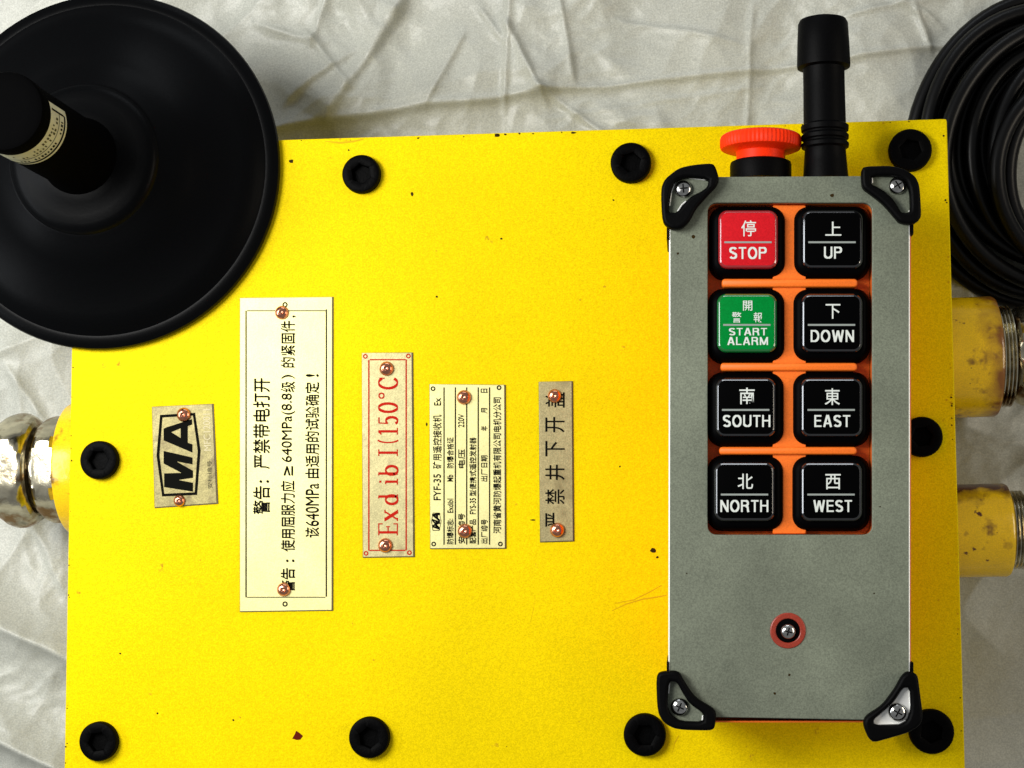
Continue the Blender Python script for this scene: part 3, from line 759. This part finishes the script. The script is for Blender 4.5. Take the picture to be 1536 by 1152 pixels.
def sans_word(word, cx, cy, length, height, z, bundle):
    x = 0; quads = []
    for ch in word:
        w, g = sans(ch); quads += [[(x + u, v) for u, v in q] for q in g]; x += w + .13
    x -= .13
    V, Fc = [], []
    for k, q in enumerate(quads):
        n = len(V); X_, Y_ = at([cx + (u / x - .5) * length for u, v in q], [cy - (v - .5) * height for u, v in q], z)
        V += [(a, b, z + .03 * (k % 7)) for a, b in zip(X_, Y_)]; Fc.append([n + i for i in range(len(q))])
    n0 = sum(len(a) for a, _ in bundle)
    bundle.append((np.array(V), [[i + n0 for i in f] for f in Fc]))
for ci in range(2):
    for ri in range(4):
        x0, x1, a0, a1 = cols[ci][ri]; y0, y1, b0, b1 = rows[ri]
        S = (x0, y0, x1, y1)
        but = loft('button', [(*S, 22, 132.5), (*S, 22, 150), (*ins(S, 1.5), 22, 157), (*ins(S, 5), 19, 163), (*ins(S, 10), 15, 166.5), (*ins(S, 13), 13, 167)], 'key_black', rem, HZ, n=8)
        but['label'] = LB[(ci, ri)]
        m_ = 'cap_red' if (ci, ri) == (0, 0) else 'cap_green' if (ci, ri) == (0, 1) else 'cap_black'
        C_ = (a0 - 1.5, b0 - 1.5, a1 + 1.5, b1 + 1.5)
        top = ins(C_, 4.2)
        capo = loft('key_cap', [(*ins(C_, 1.2), 12.5, 165), (*ins(C_, 1.2), 12.5, 175.2), (*ins(C_, 4.1), 9.8, 175.4), (*top, 9.3, KT - .15), (*ins(top, 1), 8.5, KT)], m_, but, HZ, n=8)
        rm = {'cap_red': 'red_rim', 'cap_green': 'green_rim'}.get(m_, 'cap_rim')
        loft('cap_rim', [(*C_, 14, 166), (*C_, 14, 174.0), (*ins(C_, 1.5), 12.6, 176.1), (*ins(C_, 1.8), 12.4, 176.35), (*ins(C_, 3.9), 10.3, 177.6), (*ins(C_, 4.15), 10, 177.62)], rm, capo, HZ, n=8, smooth=14, cap_top=False, cap_bottom=False)
        bn = []
        for s, cx, cy, wd, hh in TXT[(ci, ri)]:
            if ord(s[0]) < 128: sans_word(s, cx, cy, wd, hh, KT + .3, bn)
            else: text(s, cx, cy, wd, hh, KT + .3, 'key_print', but, up=False, bold=0.006, bundle=bn)
        flush(bn, 'lettering', 'key_print', but)
        cxm_ = (a0 + a1) / 2; yl = (363.5, 487.5, 615, 742)[ri]
        flat('rule', [[(cxm_ - 35.5, yl - 1.5), (cxm_ + 35.5, yl - 1.5), (cxm_ + 35.5, yl + 1.2), (cxm_ - 35.5, yl + 1.2)]], KT + .3, 'key_rule', but)

# pan-head cross screws
def cross_screw(px, py, r, z, parent, name='screw', mm='steel'):
    c = P(px, py, z)
    o = lathe(name, [(r, 0), (r, 2), (r * .93, 4.5), (r * .75, 6.6), (r * .45, 8), (.01, 8.6)], c, mm, parent, n=32, smooth=50)
    polys = []
    a = random.uniform(0, 1.5); V, Fc = [], []
    for t in (a, a + math.pi / 2):
        for s in (1, -1):
            k0 = len(V)
            dx, dy = math.cos(t) * s, math.sin(t) * s
            for (l, wd, zz) in ((0.4, 1.0, 8.95), (r * .52, .9, 8.2)):
                V += [(c[0] + dx * l - dy * wd, c[1] + dy * l + dx * wd, z + zz), (c[0] + dx * l + dy * wd, c[1] + dy * l - dx * wd, z + zz)]
            Fc.append([k0, k0 + 1, k0 + 3, k0 + 2])
    return o, V, Fc
# corner guards
G = {
 'tl': ([(991, 283), (997, 268), (1017, 252), (1037, 247), (1069, 244), (1074.5, 252), (1080, 273), (1057, 297), (1044, 312), (1034, 332), (1022, 343), (1006, 344), (993, 333)],
        [(1003, 310), (1008, 280), (1015, 270), (1029, 265), (1063, 268), (1061, 280), (1051, 287.6), (1037.6, 293.5), (1028.7, 302), (1015.4, 318.6), (1003.6, 318.6)], (1025, 284)),
 'tr': ([(1292, 256), (1295.6, 249), (1338.6, 248), (1359, 254), (1373, 263.6), (1380, 277.5), (1382.5, 323), (1379, 330), (1369, 336.5), (1350, 334), (1343, 326), (1334, 315), (1322, 302.5), (1307, 291), (1293, 281)],
        [(1307, 263), (1345.5, 263.6), (1359.5, 270.5), (1365, 286), (1366, 315), (1362, 319), (1351, 318), (1345.5, 306.7), (1337, 295.5), (1322, 283), (1307, 277)], (1346, 279)),
 'bl': ([(984, 1017), (989, 1007.6), (1018, 1006), (1027, 1023.5), (1043, 1047), (1069, 1062), (1075, 1070), (1072.4, 1092), (1066, 1096.5), (1014.7, 1095), (995.5, 1085), (986, 1068)],
        [(1003.5, 1022), (1015, 1023), (1024, 1039.5), (1034, 1055.4), (1055.5, 1070.7), (1054.5, 1083.5), (1021, 1082.5), (1006.7, 1073), (1001, 1058.6)], (1019.4, 1060)),
 'br': ([(1362, 1007), (1376.7, 1011), (1380, 1036), (1385, 1074.6), (1381.5, 1087), (1365.5, 1098.5), (1330, 1109), (1311, 1114), (1303, 1108), (1294.7, 1087), (1298.6, 1074.6), (1324, 1058.6), (1343, 1033), (1353, 1014)],
        [(1354, 1032.5), (1365, 1031.5), (1366.5, 1065), (1361, 1081), (1349.6, 1088), (1311, 1088), (1311, 1079), (1324, 1068), (1340, 1054)], (1346, 1068)),
}
GLINT_PATHS = {'tl': [[(1004, 309), (1007, 288), (1013, 273), (1021, 267.5), (1030, 266.2), (1061, 269.8)], [(1016.5, 317), (1023, 307), (1029, 302)]],
       'tr': [[(1365.2, 290), (1366, 300), (1365.6, 315), (1363, 318)], [(1308.2, 264), (1308.2, 275)]],
       'bl': [[(1054.3, 1073), (1053.6, 1082)], [(1004.2, 1024), (1002.5, 1040)]],
       'br': [[(1312, 1086), (1348, 1085.5), (1358, 1080)], [(1364.5, 1034), (1365.5, 1064)]]}
def tube(name, pts, r, m, parent, k=8):
    pts = np.array(pts, float); tan = np.gradient(pts, axis=0); tan /= np.linalg.norm(tan, axis=1)[:, None]
    e1 = np.cross(tan, (0, 0, 1.0)); e1 /= np.linalg.norm(e1, axis=1)[:, None]; e2 = np.cross(e1, tan)
    a = np.linspace(0, 2 * np.pi, k, endpoint=False)
    V = (pts[:, None] + r * (np.cos(a)[None, :, None] * e1[:, None] + np.sin(a)[None, :, None] * e2[:, None])).reshape(-1, 3)
    Fc = [[j * k + i, j * k + (i + 1) % k, (j + 1) * k + (i + 1) % k, (j + 1) * k + i] for j in range(len(pts) - 1) for i in range(k)]
    return build(name, V, Fc, m, parent, 60)
for key, (outer, inner, sc) in G.items():
    g = slab('corner_guard', chaikin(outer), 171, 190, 'black_rubber', rem, bevel=5, holes=[chaikin(inner, 1)[::-1]], href=188, res=3)
    if key == 'br': g['label'] = 'corner guard knocked askew off the bottom corner'
    pc = sum(q[0] for q in inner) / len(inner), sum(q[1] for q in inner) / len(inner)
    base_in = [(pc[0] + (x - pc[0]) * 1.06, pc[1] + (y - pc[1]) * 1.06) for x, y in inner]
    slab('guard_plate', chaikin(base_in, 1), 171.5, 176.5 if key != 'br' else 179, 'bright_edge' if key == 'br' else 'face_metal', g, bevel=1, href=178)
    for path in GLINT_PATHS[key]:
        tube('glint_wire', [P(a_, b_, 177.5 if key != 'br' else 180) for a_, b_ in path], 1.25, 'bright_edge', g)  # thin wires stand in for glints along the folded metal
    o, V, Fc = cross_screw(sc[0], sc[1], 12.2, 177 if key != 'br' else 179.5, g)
    build('screw_slot', V, Fc, 'screw_black', g, 0)
    # outer skirt of the guard wrapping round the corner of the housing
    cxg = (1184, 670)
    lowx = [(x + (6 if x < 1184 else -6), y + (5 if y < 670 else -5)) for x, y in outer]
    keep = [q for q in lowx]
    slab('guard_skirt', chaikin(keep), 96, 171.5, 'black_rubber', g, bevel=4, href=170, res=2) if False else None
    xs_ = [q[0] for q in outer]; ys_ = [q[1] for q in outer]
    if key[1] == 'l': xo0, xo1 = min(xs_) + 1, 1006
    else: xo0, xo1 = 1365, max(xs_) - 1
    # two walls of the skirt, beside and beyond the housing
    if key[0] == 't': yo0, yo1 = min(ys_) + 2, max(ys_) + 16
    else: yo0, yo1 = min(ys_) - 14, max(ys_) - 2
    xin = (1000, 1003) if key[1] == 'l' else (1367, 1370)
    loft('guard_skirt', [(xin[0], min(max(yo0, 285), 1090), xin[1], min(yo1, 1066), 1.2, 60), (xin[0], max(yo0, 285), xin[1], min(yo1, 1066), 1.2, 172)], 'black_rubber', g, HZ, n=3)

# recessed fixing screw with red ring
rg = slab('screw_ring', circ(1182, 946, 27, 48), 167, 171.6, 'ring_red', rem, bevel=1.6, holes=[circ(1182, 946, 18, 40)[::-1]], href=171)
slab('screw_well', circ(1182, 946, 19, 32), 170.1, 170.5, 'screw_black', rg, bevel=.1, href=171)
o, V, Fc = cross_screw(1182, 947, 10.5, 170.6, rg); build('screw_slot', V, Fc, 'screw_black', rg, 0)
# dirt specks on the face plate
for px, py, r in ((1248, 293, 3.2), (1040, 355, 3.0), (1016.5, 380, 2.2), (1184, 1012, 2.2), (1311, 890, 1.4), (1162, 1040, 2.4), (1320, 760, 1.2), (1030, 860, 1.2)):
    p = [(px + r * random.uniform(.6, 1.1) * math.cos(a), py + r * random.uniform(.6, 1.1) * math.sin(a)) for a in np.linspace(0, 2 * math.pi, 9)[:-1]]
    flat('dirt_speck', [p], 170.4, 'chip_dark', rem)

# emergency stop mushroom on the end wall (axis pointing away from the keys)
EZ = 92.0
ce = P(1141, 268, EZ); dirv = P(1141, 168, EZ) - P(1141, 268, EZ); Lk = np.linalg.norm(dirv) / 100
em = lathe('stop_knob', [(35, 24), (35, 38), (38, 40), (52, 41), (57, 43), (58.5, 47), (58.5, 57), (57, 61), (53, 63.5), (44, 65), (26, 66), (0.01, 66.3)],
           (ce[0], ce[1], EZ), 'stop_red', rem, axis=dirv, n=120, smooth=30, knurl=-0.018)
em['label'] = 'red mushroom stop knob'
lathe('knob_collar', [(44, -4), (44, 19), (43, 23), (39, 25)], (ce[0], ce[1], EZ), 'black_rubber', em, axis=dirv)
# stub antenna
ca = P(1238.5, 266, 100); da = P(1234, 20, 100) - ca
ant2 = lathe('stub_antenna', [(32, -4), (32, 0), (30.5, 20), (29, 40), (29.5, 41), (33.5, 43), (34, 48), (31, 51), (31, 53), (33.5, 55), (34, 60), (31, 63), (31, 65), (33.5, 67), (34, 74), (30, 77),
             (30, 84), (29.5, 130), (29.5, 156), (30, 158), (37.5, 160), (38, 164), (37, 195), (35.5, 224), (33, 229), (22, 232.5), (0.01, 233.5)], ca, 'black_rubber', rem, axis=da, n=56, smooth=38)
print('objects', len(bpy.data.objects))
